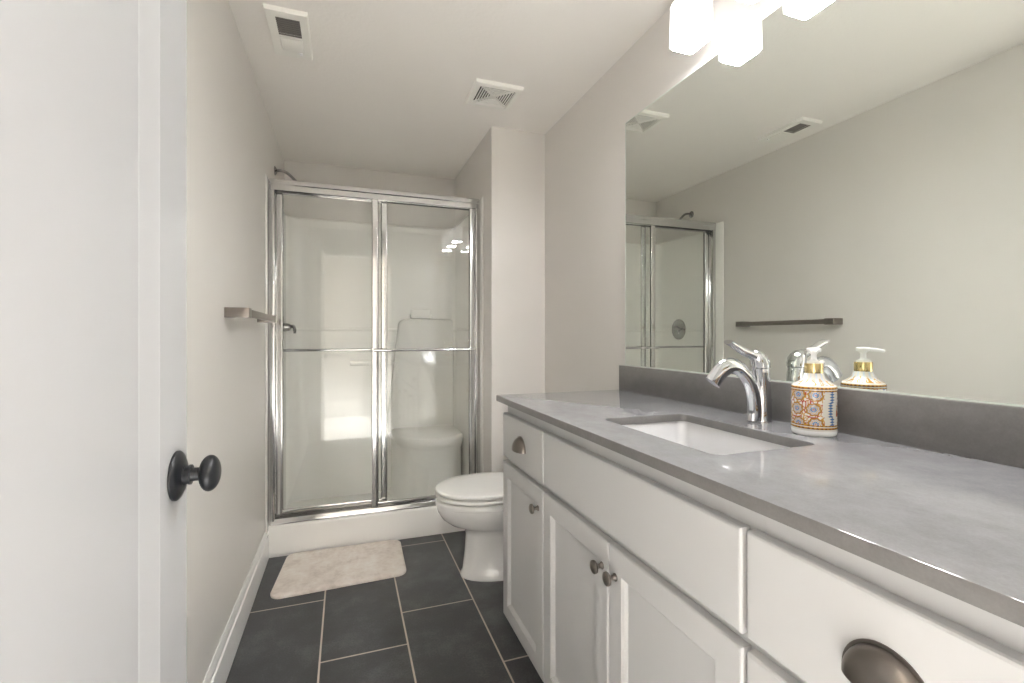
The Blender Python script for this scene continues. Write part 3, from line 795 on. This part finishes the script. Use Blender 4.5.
fn = thing('exhaust_fan', (.668, 2.168, ZC), 'square white exhaust fan grille on the ceiling before the shower', 'exhaust fan')
ex0, ex1, ey0, ey1 = .556, .784, 2.058, 2.279
cxm, cym = (ex0+ex1)/2, (ey0+ey1)/2; zz = ZC-.017
bm = bmesh.new(); hw = (ex1-ex0)/2; hh = (ey1-ey0)/2
def sqr(s, z): return [(cxm-hw*s, cym-hh*s, z), (cxm+hw*s, cym-hh*s, z), (cxm+hw*s, cym+hh*s, z), (cxm-hw*s, cym+hh*s, z)]
add_loft(bm, [sqr(1, ZC-.0004), sqr(1, ZC-.008), sqr(.975, zz), sqr(.76, zz-.003), sqr(.745, zz+.001)], False, False)
obj('cover', bm, M['whiteplastic'], fn, 0)
o = obj('cavity', box(cxm-hw*.8, cxm+hw*.8, cym-hh*.8, cym+hh*.8, ZC-.003, ZC-.0006), M['cavity'], fn, 0); o['label'] = 'dark opening behind the grille'
bm = bmesh.new()
for k in range(6):
    s = .69-.100*k
    add_loft(bm, [sqr(s, zz-.0025), sqr(s-.046, zz-.0025), sqr(s-.046, zz+.0003), sqr(s, zz+.0003), sqr(s, zz-.0025)], False, False)
add_loft(bm, [sqr(.11, zz-.0025), sqr(.11, zz+.007)])
for sx_, sy_ in ((1, 1), (1, -1)):
    a = Vector((cxm-hw*.74*sx_, cym-hh*.74*sy_, zz+.002)); b = Vector((cxm+hw*.74*sx_, cym+hh*.74*sy_, zz+.002)); n = (b-a).cross(Vector((0, 0, 1))).normalized()*.0035
    add_loft(bm, [[a-n, a+n, a+n+Vector((0, 0, .006)), a-n+Vector((0, 0, .006))], [b-n, b+n, b+n+Vector((0, 0, .006)), b-n+Vector((0, 0, .006))]])
obj('grille', bm, M['whiteplastic'], fn, 0)

# ================================================================== bath mat
bm = bmesh.new()
pl = round_poly([(-.3187, 2.277), (.277, 2.306), (.2856, 2.696), (-.285, 2.704)], .045, 10)
mc = Vector((-.01, 2.495))
rings = []
for s, z in ((1.0, .001), (1.004, .006), (1.003, .012), (.992, .0165), (.975, .018)):
    rings.append([(mc.x+(x-mc.x)*s, mc.y+(y-mc.y)*s, z) for x, y in pl])
for s in (.8, .6, .4, .2): rings.append([(mc.x+(x-mc.x)*s, mc.y+(y-mc.y)*s, .018+.0012*sin(9*x+5*s)+.001*cos(13*y)) for x, y in pl])
add_loft(bm, rings)
tag(obj('bath_mat', bm, M['mat'], None, 60, origin=(mc.x, mc.y, 0)), 'plush beige bath mat lying on the tiles before the shower', 'bath mat')

# ================================================================== fill lights added unseen in the hall behind the camera
for nm, x, y, lab in (('hall_fill_light', -.62, -.72, 'fill light added in the unseen hall ceiling on the door side of the doorway'), ('hall_fill_light', .92, -.72, 'fill light added in the unseen hall ceiling on the vanity side of the doorway')):
    h = thing(nm, (x, y, ZC), lab, 'fill light')
    bm = bmesh.new(); add_lathe(bm, [(.052, -.0005), (.085, -.0005), (.085, -.004), (.078, -.007), (.056, -.004), (.052, -.0005)], 40, Matrix.Translation((x, y, ZC))); obj('fill_light_ring', bm, M['whiteplastic'], h, 40)
    bm = bmesh.new(); add_lathe(bm, [(0, -.001), (.053, -.001), (.053, -.003), (0, -.003)], 32, Matrix.Translation((x, y, ZC))); obj('lens', bm, M['fill_lens'], h, 40)  # lens of the added fill light
    ld = bpy.data.lights.new('fill_beam', 'SPOT'); ld.energy = FILL_W; ld.spot_size = radians(66); ld.spot_blend = .5; ld.shadow_soft_size = .05; ld.color = (.93, .955, 1)  # added beam, bounces off the carpet to brighten the bathroom
    lo_ = bpy.data.objects.new('fill_beam', ld); COL.objects.link(lo_); lo_.parent = h; lo_.location = (0, 0, -.02)
